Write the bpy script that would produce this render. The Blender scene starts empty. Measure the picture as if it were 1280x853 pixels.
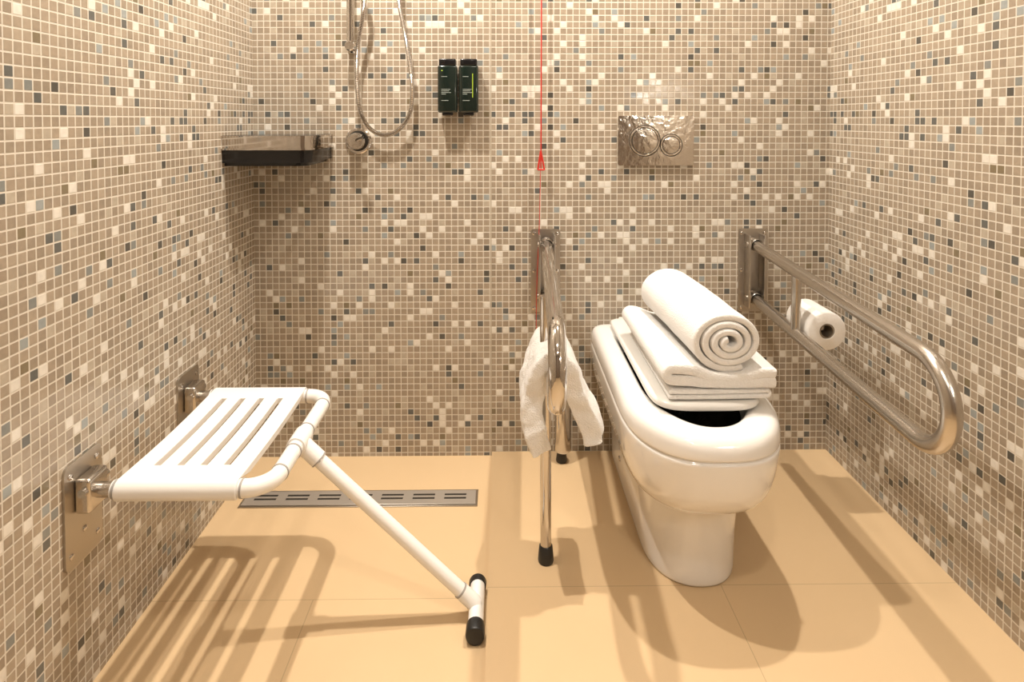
import bpy, bmesh, math, random
from mathutils import Vector, Matrix
random.seed(3)
scene=bpy.context.scene
COL=scene.collection
D=2.0; H=1.09; F=772.0
XL=-0.803; XR=1.067; CEIL=2.4; DB=3.3
SH=-0.012   # shower floor level
STEP=-0.035

def P(x,d,z): return Vector((x,-d,z))

# ---------------------------------------------------------------- materials
def mat_basic(name,col,rough=0.5,metal=0.0,coat=0.0,bump=0.0,bscale=50,ior=None,var=0.0,sheen=0,emit=None):
    m=bpy.data.materials.new(name); m.use_nodes=True
    nt=m.node_tree; b=nt.nodes['Principled BSDF']
    b.inputs['Base Color'].default_value=(*col,1)
    b.inputs['Roughness'].default_value=rough
    b.inputs['Metallic'].default_value=metal
    b.inputs['Coat Weight'].default_value=coat
    b.inputs['Coat Roughness'].default_value=0.05
    if sheen: b.inputs['Sheen Weight'].default_value=sheen
    if emit:
        b.inputs['Emission Color'].default_value=(*emit[0],1); b.inputs['Emission Strength'].default_value=emit[1]
    tc=nt.nodes.new('ShaderNodeTexCoord')
    n=nt.nodes.new('ShaderNodeTexNoise'); n.inputs['Scale'].default_value=bscale; n.inputs['Detail'].default_value=4
    nt.links.new(tc.outputs['Object'],n.inputs['Vector'])
    if bump:
        bp=nt.nodes.new('ShaderNodeBump'); bp.inputs['Strength'].default_value=bump; bp.inputs['Distance'].default_value=0.004
        nt.links.new(n.outputs['Fac'],bp.inputs['Height']); nt.links.new(bp.outputs['Normal'],b.inputs['Normal'])
    if var:
        mx=nt.nodes.new('ShaderNodeMix'); mx.data_type='RGBA'
        mx.inputs[6].default_value=(*[c*(1-var) for c in col],1); mx.inputs[7].default_value=(*[min(1,c*(1+var)) for c in col],1)
        nt.links.new(n.outputs['Fac'],mx.inputs[0]); nt.links.new(mx.outputs[2],b.inputs['Base Color'])
    return m

def mosaic(name,axis,pitch=0.0207):
    m=bpy.data.materials.new(name); m.use_nodes=True
    nt=m.node_tree; N=nt.nodes; L=nt.links; b=N['Principled BSDF']
    g=N.new('ShaderNodeNewGeometry'); sp=N.new('ShaderNodeSeparateXYZ'); L.new(g.outputs['Position'],sp.inputs[0])
    cb=N.new('ShaderNodeCombineXYZ'); L.new(sp.outputs[axis],cb.inputs[0]); L.new(sp.outputs[2],cb.inputs[1])
    sc=N.new('ShaderNodeVectorMath'); sc.operation='SCALE'; sc.inputs['Scale'].default_value=1/pitch; L.new(cb.outputs[0],sc.inputs[0])
    fl=N.new('ShaderNodeVectorMath'); fl.operation='FLOOR'; L.new(sc.outputs[0],fl.inputs[0])
    fr=N.new('ShaderNodeVectorMath'); fr.operation='FRACTION'; L.new(sc.outputs[0],fr.inputs[0])
    sb=N.new('ShaderNodeVectorMath'); sb.operation='SUBTRACT'; sb.inputs[1].default_value=(.5,.5,0); L.new(fr.outputs[0],sb.inputs[0])
    ab=N.new('ShaderNodeVectorMath'); ab.operation='ABSOLUTE'; L.new(sb.outputs[0],ab.inputs[0])
    s2=N.new('ShaderNodeSeparateXYZ'); L.new(ab.outputs[0],s2.inputs[0])
    mx=N.new('ShaderNodeMath'); mx.operation='SMOOTH_MAX'; mx.inputs[2].default_value=0.08; L.new(s2.outputs[0],mx.inputs[0]); L.new(s2.outputs[1],mx.inputs[1])
    mr=N.new('ShaderNodeMapRange'); mr.inputs['From Min'].default_value=0.405; mr.inputs['From Max'].default_value=0.45; L.new(mx.outputs[0],mr.inputs['Value'])
    off=N.new('ShaderNodeVectorMath'); off.operation='ADD'; off.inputs[1].default_value=(17.3+axis*5,3.7,0); L.new(fl.outputs[0],off.inputs[0])
    wn=N.new('ShaderNodeTexWhiteNoise'); wn.noise_dimensions='3D'; L.new(off.outputs[0],wn.inputs['Vector'])
    cr=N.new('ShaderNodeValToRGB'); cr.color_ramp.interpolation='CONSTANT'
    L.new(wn.outputs['Value'],cr.inputs[0])
    stops=[(0,(.335,.270,.200)),(.20,(.31,.25,.185)),(.38,(.36,.293,.218)),(.55,(.29,.235,.175)),(.68,(.34,.278,.208)),
           (.79,(.42,.36,.28)),(.84,(.69,.645,.57)),(.905,(.115,.115,.105)),(.933,(.21,.215,.20)),(.955,(.09,.083,.07)),(.968,(.29,.31,.30)),(.987,(.20,.16,.10))]
    e=cr.color_ramp.elements
    e[0].position=0; e[0].color=(*stops[0][1],1); e[1].position=stops[1][0]; e[1].color=(*stops[1][1],1)
    for p,c in stops[2:]:
        q=e.new(p); q.color=(*c,1)
    n=N.new('ShaderNodeTexNoise'); n.inputs['Scale'].default_value=90; L.new(g.outputs['Position'],n.inputs['Vector'])
    mr2=N.new('ShaderNodeMapRange'); mr2.inputs['To Min'].default_value=.85; mr2.inputs['To Max'].default_value=1.15; L.new(n.outputs['Fac'],mr2.inputs['Value'])
    mul=N.new('ShaderNodeVectorMath'); mul.operation='SCALE'; L.new(cr.outputs[0],mul.inputs[0]); L.new(mr2.outputs[0],mul.inputs['Scale'])
    mix=N.new('ShaderNodeMix'); mix.data_type='RGBA'; L.new(mr.outputs[0],mix.inputs[0]); L.new(mul.outputs[0],mix.inputs[6]); mix.inputs[7].default_value=(.60,.545,.46,1)
    L.new(mix.outputs[2],b.inputs['Base Color'])
    rr=N.new('ShaderNodeMapRange'); rr.inputs['To Min'].default_value=0.12; rr.inputs['To Max'].default_value=0.8; L.new(mr.outputs[0],rr.inputs['Value'])
    L.new(rr.outputs[0],b.inputs['Roughness'])
    cs=N.new('ShaderNodeVectorMath'); cs.operation='SUBTRACT'; cs.inputs[1].default_value=(.5,.5,.5); L.new(wn.outputs['Color'],cs.inputs[0])
    c2=N.new('ShaderNodeVectorMath'); c2.operation='SCALE'; c2.inputs['Scale'].default_value=0.03; L.new(cs.outputs[0],c2.inputs[0])
    inv=N.new('ShaderNodeMath'); inv.operation='SUBTRACT'; inv.inputs[0].default_value=1; L.new(mr.outputs[0],inv.inputs[1])
    bp=N.new('ShaderNodeBump'); bp.inputs['Strength'].default_value=.5; bp.inputs['Distance'].default_value=.0012; L.new(inv.outputs[0],bp.inputs['Height'])
    ad=N.new('ShaderNodeVectorMath'); ad.operation='ADD'; L.new(bp.outputs['Normal'],ad.inputs[0]); L.new(c2.outputs[0],ad.inputs[1])
    nn=N.new('ShaderNodeVectorMath'); nn.operation='NORMALIZE'; L.new(ad.outputs[0],nn.inputs[0]); L.new(nn.outputs[0],b.inputs['Normal'])
    return m

def floor_mat(name,xs,ds):
    m=bpy.data.materials.new(name); m.use_nodes=True
    nt=m.node_tree; N=nt.nodes; L=nt.links; b=N['Principled BSDF']
    g=N.new('ShaderNodeNewGeometry'); sp=N.new('ShaderNodeSeparateXYZ'); L.new(g.outputs['Position'],sp.inputs[0])
    def line(sock,val,w=.001):
        a=N.new('ShaderNodeMath'); a.operation='SUBTRACT'; L.new(sock,a.inputs[0]); a.inputs[1].default_value=val
        c=N.new('ShaderNodeMath'); c.operation='ABSOLUTE'; L.new(a.outputs[0],c.inputs[0])
        d=N.new('ShaderNodeMath'); d.operation='LESS_THAN'; L.new(c.outputs[0],d.inputs[0]); d.inputs[1].default_value=w
        return d.outputs[0]
    outs=[]
    for dd in ds: outs.append(line(sp.outputs[1],-dd))
    for (x,d0,d1) in xs:
        o=line(sp.outputs[0],x)
        c1=N.new('ShaderNodeMath'); c1.operation='LESS_THAN'; L.new(sp.outputs[1],c1.inputs[0]); c1.inputs[1].default_value=-d0
        c2=N.new('ShaderNodeMath'); c2.operation='GREATER_THAN'; L.new(sp.outputs[1],c2.inputs[0]); c2.inputs[1].default_value=-d1
        a=N.new('ShaderNodeMath'); a.operation='MULTIPLY'; L.new(c1.outputs[0],a.inputs[0]); L.new(c2.outputs[0],a.inputs[1])
        a2=N.new('ShaderNodeMath'); a2.operation='MULTIPLY'; L.new(a.outputs[0],a2.inputs[0]); L.new(o,a2.inputs[1]); outs.append(a2.outputs[0])
    s=outs[0]
    for o in outs[1:]:
        q=N.new('ShaderNodeMath'); q.operation='MAXIMUM'; L.new(s,q.inputs[0]); L.new(o,q.inputs[1]); s=q.outputs[0]
    n=N.new('ShaderNodeTexNoise'); n.inputs['Scale'].default_value=4; n.inputs['Detail'].default_value=6; L.new(g.outputs['Position'],n.inputs['Vector'])
    mx=N.new('ShaderNodeMix'); mx.data_type='RGBA'; L.new(n.outputs['Fac'],mx.inputs[0]); mx.inputs[6].default_value=(.60,.43,.245,1); mx.inputs[7].default_value=(.64,.465,.275,1)
    m2=N.new('ShaderNodeMix'); m2.data_type='RGBA'; L.new(s,m2.inputs[0]); L.new(mx.outputs[2],m2.inputs[6]); m2.inputs[7].default_value=(.46,.33,.19,1)
    L.new(m2.outputs[2],b.inputs['Base Color']); b.inputs['Roughness'].default_value=.42
    n2=N.new('ShaderNodeTexNoise'); n2.inputs['Scale'].default_value=300; L.new(g.outputs['Position'],n2.inputs['Vector'])
    bp=N.new('ShaderNodeBump'); bp.inputs['Strength'].default_value=.08; bp.inputs['Distance'].default_value=.002; L.new(n2.outputs['Fac'],bp.inputs['Height']); L.new(bp.outputs['Normal'],b.inputs['Normal'])
    return m

M_back=mosaic('mosaic_back',0); M_side=mosaic('mosaic_side',1)
M_floor_r=floor_mat('floor_tile',[(.511,.588,1.188),(.2,1.188,1.788),(.22,-1,-.5)],[.588,1.188,1.788,2.388])
M_floor_l=floor_mat('shower_floor_tile',[(-.435,.605,3)],[.605,1.205,1.805,2.405])
M_chrome=mat_basic('polished_chrome',(.62,.59,.56),.08,1)
M_steel=mat_basic('brushed_steel',(.57,.53,.48),.24,1,bump=.03,bscale=200)
M_steel2=mat_basic('satin_steel_plate',(.48,.44,.39),.33,1,bump=.05,bscale=150)
M_drain=mat_basic('drain_steel',(.55,.51,.46),.38,.7)
M_ceram=mat_basic('white_ceramic',(.80,.78,.75),.10,0,coat=.6)
M_bowl=mat_basic('bowl_shade',(.03,.025,.02),.2)  # near-black colour stands in for the shade inside the bowl
M_plast=mat_basic('white_plastic',(.81,.79,.76),.3)
M_seatpl=mat_basic('seat_lid_plastic',(.72,.70,.66),.25)
M_towel=mat_basic('white_terry',(.84,.825,.80),.95,bump=.8,bscale=330,sheen=.1)
M_paper=mat_basic('tissue_paper',(.84,.82,.79),.95,bump=.2,bscale=120)
M_card=mat_basic('cardboard',(.30,.25,.19),.9)
M_black=mat_basic('black_rubber',(.012,.012,.012),.4)
M_blackpl=mat_basic('black_plastic',(.008,.008,.009),.15)
M_bottle=mat_basic('bottle_dark_green',(.006,.014,.011),.12,coat=.5)
M_red=mat_basic('red_cord',(.55,.02,.012),.5)
M_green=mat_basic('green_print',(.35,.5,.03),.5)
M_print=mat_basic('pale_print',(.38,.42,.38),.6)
M_grout=mat_basic('silicone_joint',(.45,.39,.30),.6)
M_ring=mat_basic('grey_gasket',(.35,.33,.31),.4)
M_white=mat_basic('ceiling_paint',(.8,.77,.72),.9,bump=.05,bscale=60)
M_cream=mat_basic('walnut_panel',(.20,.15,.11),.5,bump=.05,bscale=6,var=.7)
M_dark=mat_basic('slot_dark',(.02,.017,.013),.5)
M_hammer=mat_basic('chrome_plate',(.76,.71,.65),.10,1,bump=.22,bscale=60)
M_glow=mat_basic('added_lamp_glow',(.9,.88,.82),.5,emit=((1,.93,.82),60))  # emission of the added highlight lamp

# ---------------------------------------------------------------- helpers
def obj(name,bm,mat,parent=None,smooth=True,auto=True):
    me=bpy.data.meshes.new(name); bm.normal_update(); bm.to_mesh(me); bm.free()
    o=bpy.data.objects.new(name,me); COL.objects.link(o)
    if mat: me.materials.append(mat)
    if smooth:
        for p in me.polygons: p.use_smooth=True
        if auto:
            try: me.set_sharp_from_angle(angle=math.radians(40))
            except Exception: pass
    if parent: o.parent=parent
    return o
def empty(name,loc=(0,0,0)):
    e=bpy.data.objects.new(name,None); e.empty_display_size=.05; COL.objects.link(e); return e
def box(name,x0,x1,d0,d1,z0,z1,mat,parent=None,bev=0,seg=3):
    bm=bmesh.new(); bmesh.ops.create_cube(bm,size=1)
    for v in bm.verts:
        v.co=Vector(((x0+x1)/2+v.co.x*(x1-x0),-(d0+d1)/2+v.co.y*(d1-d0),(z0+z1)/2+v.co.z*(z1-z0)))
    if bev: bmesh.ops.bevel(bm,geom=bm.edges[:],offset=bev,segments=seg,affect='EDGES',profile=.5)
    return obj(name,bm,mat,parent,smooth=bool(bev))
def plate(name,pts,thick_dir,mat,parent,bev=.001):
    bm=bmesh.new(); a=[bm.verts.new(p) for p in pts]; b=[bm.verts.new(p+thick_dir) for p in pts]
    n=len(pts)
    bm.faces.new(a[::-1]); bm.faces.new(b)
    for i in range(n): bm.faces.new((a[i],a[(i+1)%n],b[(i+1)%n],b[i]))
    bmesh.ops.recalc_face_normals(bm,faces=bm.faces)
    return obj(name,bm,mat,parent)
def rrect(u0,u1,v0,v1,r,n=6):
    out=[]
    for cx,cy,a0 in ((u1-r,v1-r,0),(u0+r,v1-r,90),(u0+r,v0+r,180),(u1-r,v0+r,270)):
        for i in range(n+1):
            a=math.radians(a0+90*i/n); out.append((cx+r*math.cos(a),cy+r*math.sin(a)))
    return out
def fillet(pts,r,n=10):
    out=[pts[0]]
    for i in range(1,len(pts)-1):
        p0,p1,p2=pts[i-1],pts[i],pts[i+1]
        a=(p0-p1).normalized(); b=(p2-p1).normalized()
        ang=a.angle(b); rr=r[i-1] if isinstance(r,(list,tuple)) else r
        t=rr/math.tan(ang/2); s=p1+a*t; e=p1+b*t
        c=p1+(a+b).normalized()*(rr/math.sin(ang/2))
        v0=s-c; v1=e-c; tot=v0.angle(v1)
        for k in range(n+1):
            f=k/n; q=(v0*math.sin((1-f)*tot)+v1*math.sin(f*tot))/math.sin(tot)
            out.append(c+q)
    out.append(pts[-1]); return out
def tube(name,pts,r,mat,parent=None,seg=20,caps=True,round_end=False):
    bm=bmesh.new(); rings=[]
    n=len(pts); T=[]
    for i in range(n):
        if i==0: t=pts[1]-pts[0]
        elif i==n-1: t=pts[-1]-pts[-2]
        else: t=(pts[i+1]-pts[i]).normalized()+(pts[i]-pts[i-1]).normalized()
        T.append(t.normalized())
    up=Vector((0,0,1)) if abs(T[0].z)<.9 else Vector((1,0,0))
    u=T[0].cross(up).normalized()
    for i in range(n):
        if i:
            q=T[i-1].rotation_difference(T[i]); u=q@u
        u=(u-T[i]*u.dot(T[i])).normalized()
        w=T[i].cross(u)
        ri=r(i/(n-1)) if callable(r) else r
        rings.append([bm.verts.new(pts[i]+(u*math.cos(2*math.pi*k/seg)+w*math.sin(2*math.pi*k/seg))*ri) for k in range(seg)])
    for a,b in zip(rings,rings[1:]):
        for k in range(seg): bm.faces.new((a[k],a[(k+1)%seg],b[(k+1)%seg],b[k]))
    if caps: bm.faces.new(rings[0][::-1]); bm.faces.new(rings[-1])
    bmesh.ops.recalc_face_normals(bm,faces=bm.faces)
    return obj(name,bm,mat,parent)
def lathe(name,origin,axis,prof,mat,parent=None,seg=40):
    axis=axis.normalized(); up=Vector((0,0,1)) if abs(axis.z)<.9 else Vector((1,0,0))
    u=axis.cross(up).normalized(); w=axis.cross(u)
    bm=bmesh.new(); rings=[]
    for t,r in prof:
        if r<1e-6: rings.append([bm.verts.new(origin+axis*t)])
        else: rings.append([bm.verts.new(origin+axis*t+(u*math.cos(2*math.pi*k/seg)+w*math.sin(2*math.pi*k/seg))*r) for k in range(seg)])
    for a,b in zip(rings,rings[1:]):
        if len(a)==1 and len(b)==1: continue
        for k in range(seg):
            k2=(k+1)%seg
            if len(a)==1: bm.faces.new((a[0],b[k2],b[k]))
            elif len(b)==1: bm.faces.new((a[k],a[k2],b[0]))
            else: bm.faces.new((a[k],a[k2],b[k2],b[k]))
    bmesh.ops.recalc_face_normals(bm,faces=bm.faces)
    return obj(name,bm,mat,parent)
def spline(ctrl,n=8):
    pts=[ctrl[0]*2-ctrl[1]]+ctrl+[ctrl[-1]*2-ctrl[-2]]
    out=[]
    for i in range(1,len(pts)-2):
        p0,p1,p2,p3=pts[i-1:i+3]
        for k in range(n):
            t=k/n
            out.append(.5*((2*p1)+(p2-p0)*t+(2*p0-5*p1+4*p2-p3)*t*t+(3*p1-p0-3*p2+p3)*t**3))
    out.append(ctrl[-1]); return out

# ---------------------------------------------------------------- room
box('wall_back',XL-.1,XR+.1,-.1,0,-.1,CEIL,M_back)
box('wall_left',XL-.1,XL,0,DB,-.1,CEIL,M_side)
box('wall_right',XR,XR+.1,0,DB,-.1,CEIL,M_side)
box('wall_front',XL-.1,XR+.1,DB,DB+.1,-.1,CEIL,M_cream)
box('ceiling',XL-.1,XR+.1,-.1,DB+.1,CEIL,CEIL+.1,M_white)
fl=empty('floor')
box('floor_dry',STEP,XR,0,DB,-.1,0,M_floor_r,fl)
box('floor_shower',XL,STEP,0,DB,-.1,SH,M_floor_l,fl)
box('trim_1',STEP-.004,STEP-.0005,0,.0015,SH,CEIL,M_grout)

# ---------------------------------------------------------------- drain
dr=empty('linear_floor_drain')
dx0,dx1,dd0,dd1=-.752,-.072,.190,.268
box('drain_frame',dx0,dx1,dd0,dd1,SH,SH+.003,M_steel2,dr,bev=.0008,seg=1)
box('drain_grate',dx0+.006,dx1-.006,dd0+.006,dd1-.006,SH+.003,SH+.005,M_drain,dr,bev=.0008,seg=1)
k=0
n=7; w=(dx1-dx0-.04)/n
for i in range(n):
    for row in range(2):
        xa=dx0+.02+i*w
        da=dd0+.024+row*.017
        box('slot_%d'%k,xa+.014,xa+w-.014,da,da+.0075,SH+.0045,SH+.0054,M_dark,dr); k+=1

# ---------------------------------------------------------------- shower seat
st=empty('folding_shower_seat')
SZ=.385; FD=.83; BD=.435; OX=-.445; TR=.0168
corner=.05
path=fillet([P(-.742,FD,SZ),P(OX,FD,SZ),P(OX,BD,SZ),P(-.742,BD,SZ)],corner,12)
tube('frame_tube',path,TR,M_plast,st,24)
def ring(name,c,ax,r=TR+.0012,l=.004): 
    ax=ax.normalized(); return tube(name,[c-ax*l/2,c+ax*l/2],r,M_ring,st,24)
X1=Vector((1,0,0));Y1=Vector((0,1,0));Z1=Vector((0,0,1))
for i,(c,a) in enumerate([(P(-.737,FD,SZ),X1),(P(-.737,BD,SZ),X1),(P(OX-.052,FD,SZ),X1),(P(OX-.052,BD,SZ),X1),(P(OX,FD-.052,SZ),Y1),(P(OX,BD+.052,SZ),Y1),(P(OX,.70,SZ),Y1),(P(OX,.61,SZ),Y1)]):
    ring('gasket_%d'%i,c,a)
def slat(name,x0,x1,da,db,ends=True):
    R=TR+.004
    pts=[]
    for i in range(9):
        a=math.radians(-60+ (150)*i/8)
        pts.append((FD+R*math.cos(a),SZ+R*math.sin(a)))
    for i in range(1,8):
        t=i/8; pts.append((FD+(BD-FD)*t,SZ+R-.006*math.sin(math.pi*t)))
    for i in range(9):
        a=math.radians(90+150*i/8)
        pts.append((BD+R*math.cos(a),SZ+R*math.sin(a)))
    inner=[]
    for i in range(9):
        a=math.radians(240-150*i/8); inner.append((BD+(TR+.0005)*math.cos(a),SZ+(TR+.0005)*math.sin(a)))
    for i in range(1,8):
        t=1-i/8; inner.append((FD+(BD-FD)*t,SZ+R-.016-.006*math.sin(math.pi*t)))
    for i in range(9):
        a=math.radians(90-150*i/8); inner.append((FD+(TR+.0005)*math.cos(a),SZ+(TR+.0005)*math.sin(a)))
    return pts,inner
top,inn=slat('',0,0,0,0)
sx0,sx1=-.733,-.503
slots=[]; nsl=4; sw=.014
pitch=(sx1-sx0)/(nsl+1)
xs=[sx0]
for i in range(1,nsl+1):
    c=sx0+pitch*i; slots.append((c-sw/2,c+sw/2)); xs+= [c-sw/2,c+sw/2]
xs.append(sx1)
bm=bmesh.new()
m_=len(top); inn_r=inn[::-1]
TV=[[bm.verts.new(P(x,d,z)) for (d,z) in top] for x in xs]
IV=[[bm.verts.new(P(x,d,z)) for (d,z) in inn_r] for x in xs]
i0,i1=9,m_-10
for i in range(len(xs)-1):
    slot=(i%2==1)
    for j in range(m_-1):
        if slot and i0<=j<i1: continue
        bm.faces.new((TV[i][j],TV[i+1][j],TV[i+1][j+1],TV[i][j+1]))
        bm.faces.new((IV[i][j],IV[i][j+1],IV[i+1][j+1],IV[i+1][j]))
    if slot:
        for j in (i0,i1): bm.faces.new((TV[i][j],TV[i+1][j],IV[i+1][j],IV[i][j]))
        for j in range(i0,i1):
            bm.faces.new((TV[i][j],TV[i][j+1],IV[i][j+1],IV[i][j])); bm.faces.new((TV[i+1][j],TV[i+1][j+1],IV[i+1][j+1],IV[i+1][j]))
    bm.faces.new((TV[i][0],TV[i+1][0],IV[i+1][0],IV[i][0])); bm.faces.new((TV[i][-1],TV[i+1][-1],IV[i+1][-1],IV[i][-1]))
for i in (0,len(xs)-1):
    for j in range(m_-1): bm.faces.new((TV[i][j],TV[i][j+1],IV[i][j+1],IV[i][j]))
bmesh.ops.recalc_face_normals(bm,faces=bm.faces)
sp_=obj('slatted_panel',bm,M_plast,st)
bv=sp_.modifiers.new('b','BEVEL'); bv.width=.0025; bv.segments=3; bv.limit_method='ANGLE'; bv.angle_limit=math.radians(50)
LD=.657
lt=P(OX,LD,SZ-.002); lb=P(-.058,LD,SH+.026)
tube('leg_tube',[lt,lb],.015,M_plast,st,24)
tube('leg_collar',[P(OX,LD-.028,SZ),P(OX,LD+.028,SZ)],TR+.004,M_plast,st,24)
dirn=(lb-lt).normalized()
tube('leg_socket',[lt,lt+dirn*.055],.0188,M_plast,st,24)
tube('leg_gasket',[lt+dirn*.055,lt+dirn*.058],.0191,M_ring,st,24)
tube('leg_gasket_low',[lb-dirn*.05,lb-dirn*.046],.017,M_ring,st,24)
tube('leg_sleeve_low',[lb-dirn*.046,lb],.017,M_plast,st,24)
fz=SH+.0205
tube('foot_bar',[P(-.058,.590,fz),P(-.058,.712,fz)],.0168,M_plast,st,24)
for i,(a,b_) in enumerate(((.578,.596),(.706,.738))):
    s=1 if i else -1
    prof=[(0,.0195),(b_-a-.006,.0205),(b_-a-.002,.019),(b_-a,.012),(b_-a,0)]
    o_=P(-.058,a if s>0 else b_,fz)
    lathe('rubber_foot_%d'%i,o_,Vector((0,-s,0)),[(0,0)]+prof,M_black,st,24)
for i,dc in enumerate((FD,BD)):
    pts=[P(XL,u,v) for u,v in rrect(dc-.052,dc+.052,.255,.452,.014)]
    plate('mount_plate_%d'%i,pts,Vector((.005,0,0)),M_steel2,st)
    box('hinge_block_%d'%i,XL+.005,XL+.034,dc-.028,dc+.028,SZ-.032,SZ+.034,M_steel,st,bev=.006)
    tube('hinge_pin_%d'%i,[P(XL+.024,dc-.036,SZ+.012),P(XL+.024,dc+.036,SZ+.012)],.008,M_steel,st)
    tube('hinge_tube_%d'%i,[P(XL+.03,dc,SZ),P(-.738,dc,SZ)],.014,M_steel,st)
    for j,(a,b_) in enumerate(((-.037,.43),(.037,.43),(-.037,.28),(.037,.28),(0,.31))):
        lathe('screw_%d_%d'%(i,j),P(XL+.005,dc+a,b_),X1,[(0,.006),(.002,.0055),(.003,.003),(.003,0)],M_chrome,st,16)

# ---------------------------------------------------------------- grab bars
def grab_bar(name,xw,xf,z0,drop,dfront,sp=.168,r=.0175,px=(-.045,.05),mat=M_steel,pz=(.463,.735)):
    e=empty(name)
    pts=[P(u,0,v) for u,v in rrect(xw+px[0],xw+px[1],pz[0],pz[1],.008)]
    plate('wall_plate',pts,Vector((0,-.006,0)),M_steel2,e)
    zz=lambda d: z0-drop*d/dfront
    xx=lambda d: xw+(xf-xw)*d/dfront
    R=sp/2-.0005
    pl=fillet([P(xx(.03),.03,zz(.03)),P(xx(dfront),dfront,zz(dfront)),P(xx(dfront),dfront,zz(dfront)-sp),P(xx(.03),.03,zz(.03)-sp)],[R,R],16)
    tube('loop_tube',pl,r,mat,e,28)
    for k,s in enumerate((-1,1)):
        box('clevis_%d'%k,xw+s*.024-.003,xw+s*.024+.003,.006,.05,z0-sp-.03,z0+.032,M_steel2,e,bev=.0015,seg=2)
    for k,zc in enumerate((z0,z0-sp)):
        tube('pivot_%d'%k,[P(xw-.03,.03,zc),P(xw+.03,.03,zc)],.010,mat,e)
        lathe('boss_%d'%k,P(xw,.012,zc),Vector((0,-1,0)),[(0,0),(0,.021),(.03,.021),(.034,.018)],mat,e,28)
    for j,(a,b_) in enumerate(((px[0]+.01,pz[1]-.014),(px[1]-.01,pz[1]-.014),(px[0]+.01,(pz[0]+pz[1])/2),(px[1]-.01,(pz[0]+pz[1])/2),(px[0]+.01,pz[0]+.014),(px[1]-.01,pz[0]+.014))):
        lathe('screw_%d'%j,P(xw+a,.006,b_),Vector((0,-1,0)),[(0,.006),(.002,.0055),(.003,.003),(.003,0)],M_chrome,e,16)
    return e,zz,xx
gb,zz,xx=grab_bar('fold_down_grab_bar',.815,.812,.688,.052,.908,sp=.174)
tube('brace_tube',[P(xx(.31),.31,zz(.31)-.008),P(xx(.31),.31,zz(.31)-.166)],.013,M_steel,gb)
gc,zc_,xc_=grab_bar('fold_down_grab_bar',.142,.108,.690,.028,.80,mat=M_chrome,px=(-.05,.045),r=.0185)
LDd=.505
tube('leg_rod',[P(xc_(LDd)-.016,LDd,zc_(LDd)-.012),P(xc_(LDd)-.014,LDd,.03)],.0135,M_chrome,gc)
lathe('rubber_tip',P(xc_(LDd)-.014,LDd,0),Z1,[(0,0),(0,.018),(.006,.0195),(.02,.0185),(.04,.0165),(.043,.0138)],M_black,gc,24)

# paper roll on the right bar
pr=empty('toilet_paper_roll')
RX,RZ,R0=.886,.512,.053
def annulus(name,c,ax,L_,ro,ri,mat,parent,seg=48):
    return lathe(name,c,ax,[(0,ri),(0,ro-.004),(.002,ro-.001),(.005,ro),(L_-.005,ro),(L_-.002,ro-.001),(L_,ro-.004),(L_,ri),(0,ri)],mat,parent,seg)
annulus('paper',P(RX,.208,RZ),Vector((0,-1,0)),.132,R0,.021,M_paper,pr)
annulus('core',P(RX,.209,RZ),Vector((0,-1,0)),.130,.0208,.019,M_card,pr)
tube('holder_peg',fillet([P(xx(.20),.20,zz(.20)-.172+.012),P(xx(.20)+.02,.20,RZ),P(RX,.20,RZ),P(RX,.315,RZ)],[.008,.01],6),.005,M_steel,gb)
# ---------------------------------------------------------------- toilet
tl=empty('toilet')
CX=.465; DS=1.04
def outline(hw,d0,d1,dc,exp=2.3,n=72,rb=.03):
    pts=[]
    nb=10; ns=12; nf=n-nb-2*ns
    for i in range(ns): 
        t=i/ns; d=d0+rb+(dc-d0-rb)*t; pts.append((-hw,d))
    for i in range(nf+1):
        a=math.pi*i/nf
        c,s=math.cos(a),math.sin(a)
        x=-hw*(abs(c)**(2/exp))*(1 if c>=0 else -1); d=dc+(d1-dc)*(abs(s)**(2/exp))
        pts.append((x,d))
    for i in range(1,ns+1):
        t=i/ns; d=dc+(d0+rb-dc)*t; pts.append((hw,d))
    for i in range(1,nb):
        t=i/nb
        if t<1/3: x=hw-rb+rb*math.cos(math.pi/2*t*3); d=d0+rb-rb*math.sin(math.pi/2*t*3)
        elif t<=2/3: x=(hw-rb)*(1-2*(t-1/3)*3); d=d0
        else: q=(t-2/3)*3; x=-(hw-rb)-rb*math.sin(math.pi/2*q); d=d0+rb-rb*math.cos(math.pi/2*q)
        pts.append((x,d))
    return pts
def loft(name,rings,mat,parent,capb=True,capt=False,sub=1,cx=CX):
    bm=bmesh.new(); R=[]
    for z,pts in rings:
        R.append([bm.verts.new(P(cx+x,d*DS,z if not callable(z) else z(x,d))) for x,d in pts])
    n=len(R[0])
    for a,b in zip(R,R[1:]):
        for k in range(n): bm.faces.new((a[k],a[(k+1)%n],b[(k+1)%n],b[k]))
    if capb: bm.faces.new(R[0][::-1])
    if capt: bm.faces.new(R[-1])
    bmesh.ops.recalc_face_normals(bm,faces=bm.faces)
    o=obj(name,bm,mat,parent,auto=False)
    if sub: s=o.modifiers.new('s','SUBSURF'); s.levels=sub; s.render_levels=sub
    return o
B0=.004; EX=2.6
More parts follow.
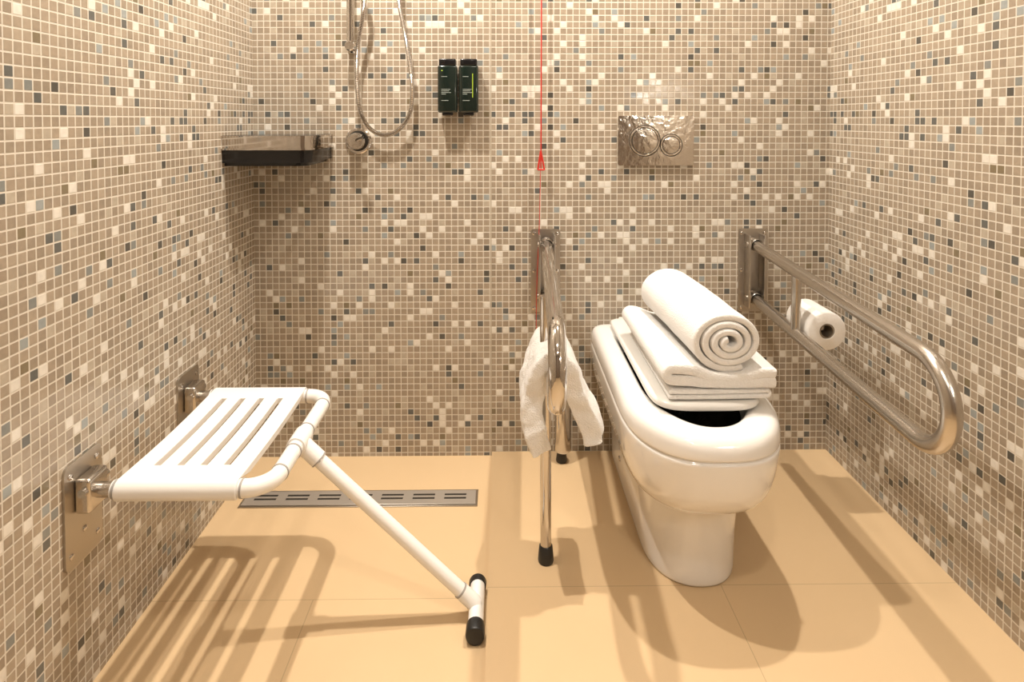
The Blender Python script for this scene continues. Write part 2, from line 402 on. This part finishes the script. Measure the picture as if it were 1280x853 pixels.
body=[(0.0,outline(.104,B0,.564,.42)),(.001,outline(.110,B0,.572,.42)),(.004,outline(.113,B0,.576,.42)),(.03,outline(.113,B0,.576,.42)),(.10,outline(.114,B0,.579,.42)),
 (.17,outline(.119,B0,.588,.42)),(.200,outline(.124,B0,.598,.42)),(.207,outline(.127,B0,.604,.42)),(.211,outline(.134,B0,.617,.43,2.4)),
 (.221,outline(.150,B0,.645,.44,EX)),(.241,outline(.163,B0,.672,.44,EX)),(.275,outline(.172,B0,.693,.45,EX)),(.31,outline(.177,B0,.703,.45,EX)),
 (.345,outline(.180,B0,.709,.46,EX)),(.366,outline(.181,B0,.712,.46,EX)),(.369,outline(.1805,B0,.7115,.46,EX)),(.3715,outline(.1765,B0,.7065,.46,EX)),(.3745,outline(.1765,B0,.7065,.46,EX)),(.377,outline(.1805,B0,.7115,.46,EX)),(.380,outline(.181,B0,.712,.46,EX)),(.395,outline(.181,B0,.712,.46,EX)),
 (.410,outline(.179,B0+.001,.710,.46,EX)),(.420,outline(.174,B0+.005,.705,.46,EX)),(.428,outline(.165,B0+.012,.695,.455,EX)),(.431,outline(.152,B0+.025,.680,.45,2.4)),
 (.431,outline(.130,.08,.664,.45)),(.428,outline(.122,.12,.655,.45,2.2)),(.415,outline(.115,.14,.648,.45,2.2)),(.39,outline(.110,.15,.640,.45,2.2)),(.33,outline(.100,.18,.60,.43,2.2)),(.26,outline(.07,.25,.50,.40,2.2)),(.24,outline(.03,.33,.43,.38,2.2,rb=.01))]
def zl(z):
    return lambda x,d: z-(.014*max(0,(d-.60)/.117)**1.5*max(0,1-(x/.12)**2) if z>.385 else 0)
loft('body',[(zl(z) if z>.385 else z,o) for z,o in body],M_ceram,tl,True,True,1)
loft('bowl_shade_liner',[(.392,outline(.1085,.152,.638,.45,2.2)),(.33,outline(.0985,.182,.598,.43,2.2)),(.262,outline(.068,.252,.498,.40,2.2))],M_bowl,tl,False,True,1)
lid=[(.434,outline(.116,.045,.606,.50,4)),(.435,outline(.123,.038,.612,.50,4)),(.440,outline(.128,.034,.618,.50,4)),(.448,outline(.129,.033,.619,.50,4)),(.453,outline(.126,.036,.615,.50,4)),(.455,outline(.118,.044,.608,.50,4)),(.4555,outline(.09,.07,.58,.48,4))]
loft('seat_lid',lid,M_seatpl,tl,True,True,1,cx=CX+.004)
for s in (-1,1): box('lid_hinge_%d'%(s+1),CX+s*.07-.02,CX+s*.07+.02,.02,.045,.431,.452,M_seatpl,tl,bev=.004)
lathe('fixing_cap',P(CX-.1125,.18,.075),Vector((-1,0,0)),[(-.004,.008),(.003,.008),(.005,.006),(.005,0)],M_chrome,tl,20)

# ---------------------------------------------------------------- towels
def clouds(sz):
    t=bpy.data.textures.new('cloth_clouds','CLOUDS'); t.noise_scale=sz; return t
def ribbon(name,path,thick,d0,d1,mat,nd=14,tf=None,disp=.004,ds=.06,sub=1,wob=.0):
    bm=bmesh.new(); G=[]
    ts=[0,.02]+[j/nd for j in range(1,nd)]+[.98,1]
    def lp(a,b,f): return (a[0]+(b[0]-a[0])*f,a[1]+(b[1]-a[1])*f)
    path=[path[0],lp(path[0],path[1],.3)]+list(path[1:-1])+[lp(path[-1],path[-2],.3),path[-1]]
    for i,(x,z) in enumerate(path):
        row=[]
        for t in ts:
            e0=wob*math.sin(i*.35+1.3); e1=wob*math.sin(i*.27+.4)
            d=(d0+e0)+((d1+e1)-(d0+e0))*t
            v=P(x,d,z)
            if tf: v=tf(v,t,i/(len(path)-1))
            row.append(bm.verts.new(v))
        G.append(row)
    for a,b in zip(G,G[1:]):
        for j in range(len(ts)-1): bm.faces.new((a[j],a[j+1],b[j+1],b[j]))
    o=obj(name,bm,mat,None,auto=False)
    s=o.modifiers.new('so','SOLIDIFY'); s.thickness=thick; s.offset=0
    s=o.modifiers.new('su','SUBSURF'); s.levels=sub+1; s.render_levels=sub+1
    if disp:
        m=o.modifiers.new('d','DISPLACE'); m.texture=clouds(ds); m.strength=disp; m.mid_level=.5; m.texture_coords='GLOBAL'
    return o
def serp(x0,x1,z0,layers,t,left_first=True):
    pts=[]; dirn=1 if left_first else -1
    for l in range(layers):
        zc=z0+t*(l+.5)
        xa,xb=(x0,x1) if dirn>0 else (x1,x0)
        for i in range(13):
            f=i/12; pts.append((xa+(xb-xa)*f, zc))
        if l<layers-1:
            for i in range(1,6):
                a=-math.pi/2+math.pi*i/6
                pts.append((xb+dirn*t*.5*math.cos(a), zc+t*.5+t*.5*math.sin(a)))
        dirn=-dirn
    return pts
TZ=.4575
RCX=.512
ribbon('folded_bath_towel',serp(.374,.600,TZ,2,.0120,True),.0112,.21,.628,M_towel,disp=.001,wob=.003)
z1=TZ+.0285
def tfB(v,t,s):
    v=v.copy()
    k=max(0,t-.4)/.6
    q=(v.x-RCX+.03*(1-t))
    dipf=1-.52*math.exp(-(q/.066)**4)
    h=(v.z-z1)*(1-.10*k)*dipf
    if v.x>.575: h*=max(.5,1-(v.x-.575)*7)
    v.z=max(z1+h,z1+.0105)
    v.x-= .008*(1-t)
    return v
ribbon('folded_towel',serp(.385,.618,z1+.001,2,.0300,False),.0240,.19,.632,M_towel,disp=.002,ds=.08,wob=.004,tf=tfB)
z2=z1+.060*.48+.007
turns=3.55; pts=[]
r0,r1=.008,.0172
for i in range(int(turns*26)):
    a=i/26*2*math.pi; r=r0+ r1*(a/(2*math.pi))
    pts.append((1.18*r*math.cos(a+2.0),.95*r*math.sin(a+2.0)))
zmin=min(p[1] for p in pts)-.0083
RCZ=z2-zmin+.001
pts=[(RCX+x,RCZ+z) for x,z in pts]
def tfR(v,t,s):
    v=v.copy()
    k=1-t
    v.x+= -.030*k
    v.z+= -.007*max(0,t-.4)/.6+.001*k
    v.y-= (.012*(1-s))*(1 if t>.5 else -1)*abs(t-.5)*2
    return v
ribbon('rolled_towel',pts,.0160,.225,.622,M_towel,nd=12,disp=.003,ds=.07,wob=.0,tf=tfR)

# towel hung over lower rail of the middle bar
hx=xc_(.5); hz=zc_(.5)-.168
ctrl=[Vector((hx-.028,0,.328)),Vector((hx-.044,0,.37)),Vector((hx-.050,0,.42)),Vector((hx-.044,0,.462)),Vector((hx-.028,0,hz+.004)),Vector((hx,0,hz+.034)),Vector((hx+.028,0,hz+.002)),Vector((hx+.054,0,.432)),Vector((hx+.078,0,.39)),Vector((hx+.088,0,.352))]
hp=[(p.x,p.z) for p in spline(ctrl,5)]
def tfH(v,t,s):
    v=v.copy(); e=abs(s-.5)*2
    bul=math.sin(math.pi*t)
    v.x+=(-1 if s<.5 else 1)*.010*bul*e
    v.z+= -.012*(t-.5)*e + .010*math.sin(6*t+4*s)*e
    return v
ribbon('hanging_hand_towel',hp,.048,.42,.60,M_towel,nd=12,disp=.014,ds=.05,wob=.006,tf=tfH)

# ---------------------------------------------------------------- toilet brush
tb=empty('toilet_brush')
lathe('canister',P(.192,.06,.034),Z1,[(0,0),(0,.022),(.004,.0255),(.012,.026),(.27,.026),(.275,.024),(.278,.010),(.278,0)],M_chrome,tb,32)
lathe('foot',P(.188,.06,0),Z1,[(0,0),(0,.016),(.006,.018),(.034,.014)],M_black,tb,24)
lathe('handle',P(.192,.06,.3),Z1,[(0,0),(0,.006),(.08,.006),(.085,.009),(.11,.009),(.113,0)],M_chrome,tb,20)

# ---------------------------------------------------------------- shower set
ss=empty('shower_rail')
tube('rail_tube',[P(-.478,.045,1.315),P(-.478,.045,2.02)],.0115,M_chrome,ss)
for i,zc in enumerate((1.322,2.0)):
    lathe('rail_bracket_%d'%i,P(-.478,0,zc),Vector((0,-1,0)),[(0,0),(0,.019),(.006,.019),(.01,.013),(.03,.012),(.034,.016),(.055,.016),(.058,.013),(.058,0)],M_chrome,ss,28)
lathe('hand_shower',P(-.47,.075,1.80),Vector((0,-.35,1)),[(0,0),(0,.011),(.12,.013),(.17,.02),(.2,.045),(.215,.047),(.218,0)],M_chrome,ss,32)
def W(px,py,d=.05):
    s=F/(D-d); return P((px-628)/s,d,H-(py-150)/s)
hose=[W(490,-150,.08),W(494,-60,.07),W(499,0,.05),W(508,50,.04),W(515,100,.03),W(513,140,.03),W(498,163,.03),W(480,169,.03),W(462,160,.03),W(450,135,.035),W(447,95,.04),W(449,55,.05),W(455,20,.06),W(458,-20,.075),P(-.448,.078,1.60),P(-.462,.078,1.72),P(-.47,.075,1.80)]
hp_=spline(hose,16)
dense=[]
for a,b in zip(hp_,hp_[1:]):
    for k in range(3): dense.append(a.lerp(b,k/3))
dense.append(hp_[-1])
cnt=len(dense)
tube('hose',dense,lambda t:.0068+.0008*(1 if int(round(t*(cnt-1)))%2 else -1),M_chrome,ss,10)
lathe('hose_outlet',P(W(490,-150,0).x,0,W(490,-150,.08).z),Vector((0,-1,0)),[(0,0),(0,.025),(.008,.025),(.012,.012),(.08,.012),(.09,0)],M_chrome,ss,24)
vv=empty('shower_valve')
vo=P(-.464,0,1.022)
lathe('escutcheon',vo,Vector((0,-1,0)),[(0,0),(0,.042),(.006,.042),(.010,.038),(.010,.028),(.028,.027),(.05,.026),(.055,.022),(.056,0)],M_chrome,vv,48)
lathe('gap_ring',vo+Vector((0,-.0095,0)),Vector((0,-1,0)),[(0,.033),(.001,.033),(.001,.027)],M_dark,vv,48)
tube('lever',[vo+Vector((0,-.04,0)),vo+Vector((.020,-.075,.012)),vo+Vector((.034,-.085,.016))],.007,M_chrome,vv,16)

# corner shelf
cs=empty('corner_shower_shelf')
ax0,ax1,ad0,ad1=XL,-.548,.0,.228
def shelf_pts(inset,z,r=.03):
    x1=ax1-inset; d1=ad1-inset
    out=[P(ax0,.0,z),P(ax0,d1,z)]
    for i in range(9):
        a=math.radians(90-90*i/8); out.append(P(x1-r+r*math.cos(a),d1-r+r*math.sin(a),z))
    out.append(P(x1,.0,z)); return out
plate('chrome_tray',shelf_pts(.002,1.008),Vector((0,0,.030)),M_chrome,cs)
plate('chrome_rim',shelf_pts(-.001,1.038,.032),Vector((0,0,.006)),M_chrome,cs)
plate('tray_well',shelf_pts(.007,1.0435,.025),Vector((0,0,.001)),M_blackpl,cs)
plate('chrome_lip',shelf_pts(-.003,1.003,.032),Vector((0,0,.005)),M_chrome,cs)
plate('black_base',shelf_pts(.004,.966,.03),Vector((0,0,.037)),M_blackpl,cs)
plate('black_base_low',shelf_pts(.020,.956,.03),Vector((0,0,.010)),M_blackpl,cs)

# dispensers
for i,x0 in enumerate((-.204,-.137)):
    e=empty('soap_dispenser')
    w=.061
    box('bottle',x0,x0+w,.012,.055,1.112,1.262,M_bottle,e,bev=.007,seg=4)
    box('cap',x0+.004,x0+w-.004,.013,.054,1.260,1.282,M_blackpl,e,bev=.004)
    box('pump_nose',x0+.014,x0+w-.014,.02,.05,1.103,1.116,M_blackpl,e,bev=.004)
    box('wall_bracket',x0+.01,x0+w-.01,.0,.013,1.13,1.25,M_chrome,e)
    d=.0552
    for j,(a,b_,z) in enumerate(((.012,.030,1.225),(.012,.040,1.185),(.012,.036,1.180),(.012,.042,1.175),(.012,.026,1.170),(.012,.034,1.150))):
        box('print_%d'%j,x0+a,x0+b_,d-.0006,d+.0001,z,z+.0014,M_print,e)
    if i==1:
        box('green_mark',x0+.042,x0+.0445,d-.0006,d+.0001,1.16,1.235,M_green,e)
    else:
        box('green_mark',x0+.012,x0+.016,d-.0006,d+.0001,1.243,1.246,M_green,e)

# flush plate
fp=empty('flush_plate')
fx0,fx1,fz0,fz1=.373,.619,.942,1.103
plate('plate',[P(u,0,v) for u,v in rrect(fx0,fx1,fz0,fz1,.006)],Vector((0,-.012,0)),M_hammer,fp)
for nm,cx_,cz_,r_ in (('large_button',.460,1.022,.049),('small_button',.545,1.008,.035)):
    lathe(nm+'_gap',P(cx_,.0115,cz_),Vector((0,-1,0)),[(0,0),(0,r_+.002),(.0008,r_+.002),(.0008,0)],M_dark,fp,48)
    lathe(nm,P(cx_,.0105,cz_),Vector((0,-1,0)),[(0,0),(0,r_),(.003,r_),(.0050,r_-.0015),(.0050,r_-.0050),(.0030,r_-.0065),(.0034,r_*.5),(.0036,0)],M_hammer,fp,48)
    lathe(nm+'_groove',P(cx_,.0133,cz_),Vector((0,-1,0)),[(0,r_-.0080),(.0008,r_-.0080),(.0008,r_-.0066),(0,r_-.0066)],M_dark,fp,48)

# red pull cord
rc_=empty('emergency_pull_cord')
cx0=.124
cord=spline([P(cx0,.03,CEIL),P(cx0,.03,1.6),P(cx0-.001,.03,1.0),P(cx0-.002,.03,.93)],6)
tube('cord',cord,.0021,M_red,rc_,8)
tube('cord_lower',spline([P(cx0-.002,.03,.93),P(cx0-.006,.028,.75),P(cx0-.014,.03,.55),P(cx0-.016,.03,.36)],6),.0011,M_red,rc_,8)
tri=[P(cx0-.0015,.03,.99),P(cx0-.011,.03,.930),P(cx0+.010,.03,.930)]
tri=tri+[tri[0]]
for i in range(3): tube('handle_%d'%i,[tri[i],tri[i+1]],.0028,M_red,rc_,8)
lathe('ceiling_rose',P(cx0,.03,CEIL-.03),Z1,[(0,0),(0,.02),(.03,.03),(.03,0)],M_white,rc_,24)

# ---------------------------------------------------------------- lights
LC=(1,.915,.81)
def downlight_or_fill(x,d,power,size=.045,col=LC,spread=160):
    e=empty('ceiling_downlight_or_fill')
    lathe('trim_ring',P(x,d,CEIL),Vector((0,0,-1)),[(0,.062),(.006,.060),(.006,.05),(0,.048)],M_chrome,e,32)
    l=bpy.data.lights.new('lamp','AREA'); l.shape='DISK'; l.size=size; l.energy=power; l.color=col; l.spread=math.radians(spread)
    o=bpy.data.objects.new('lamp',l); COL.objects.link(o); o.location=P(x,d,CEIL-.008); o.parent=e
downlight_or_fill(-.45,.57,28)
downlight_or_fill(.50,.38,24)
downlight_or_fill(.10,1.9,10,size=.14)  # added fill overhead by the camera, out of view, brightens upright faces
downlight_or_fill(.10,2.8,7,size=.14)  # another added fill, unseen behind the camera
e=empty('added_highlight_lamp')  # added glowing box, out of view, makes the tile highlight above the flush plate
box('glow_box_back',XR-.03,XR,1.88,2.14,1.22,1.32,M_chrome,e,bev=.004)
box('glow_box',XR-.15,XR-.03,1.90,2.12,1.255,1.29,M_glow,e,bev=.006)

w=bpy.data.worlds.new('world'); scene.world=w; w.use_nodes=True
w.node_tree.nodes['Background'].inputs[0].default_value=(.9,.8,.65,1); w.node_tree.nodes['Background'].inputs[1].default_value=.05

# ---------------------------------------------------------------- camera
cam=bpy.data.cameras.new('camera'); co=bpy.data.objects.new('camera',cam); COL.objects.link(co)
cam.sensor_width=36; cam.sensor_fit='HORIZONTAL'; cam.lens=F/1280*36; cam.clip_start=.02
co.location=(0,-D,H); co.rotation_euler=(math.radians(90-1.5),0,math.radians(-.74))
cam.shift_x=.0015; cam.shift_y=-256.5/1280
scene.camera=co
scene.view_settings.view_transform='Standard'
scene.view_settings.look='None'
scene.view_settings.exposure=-.02
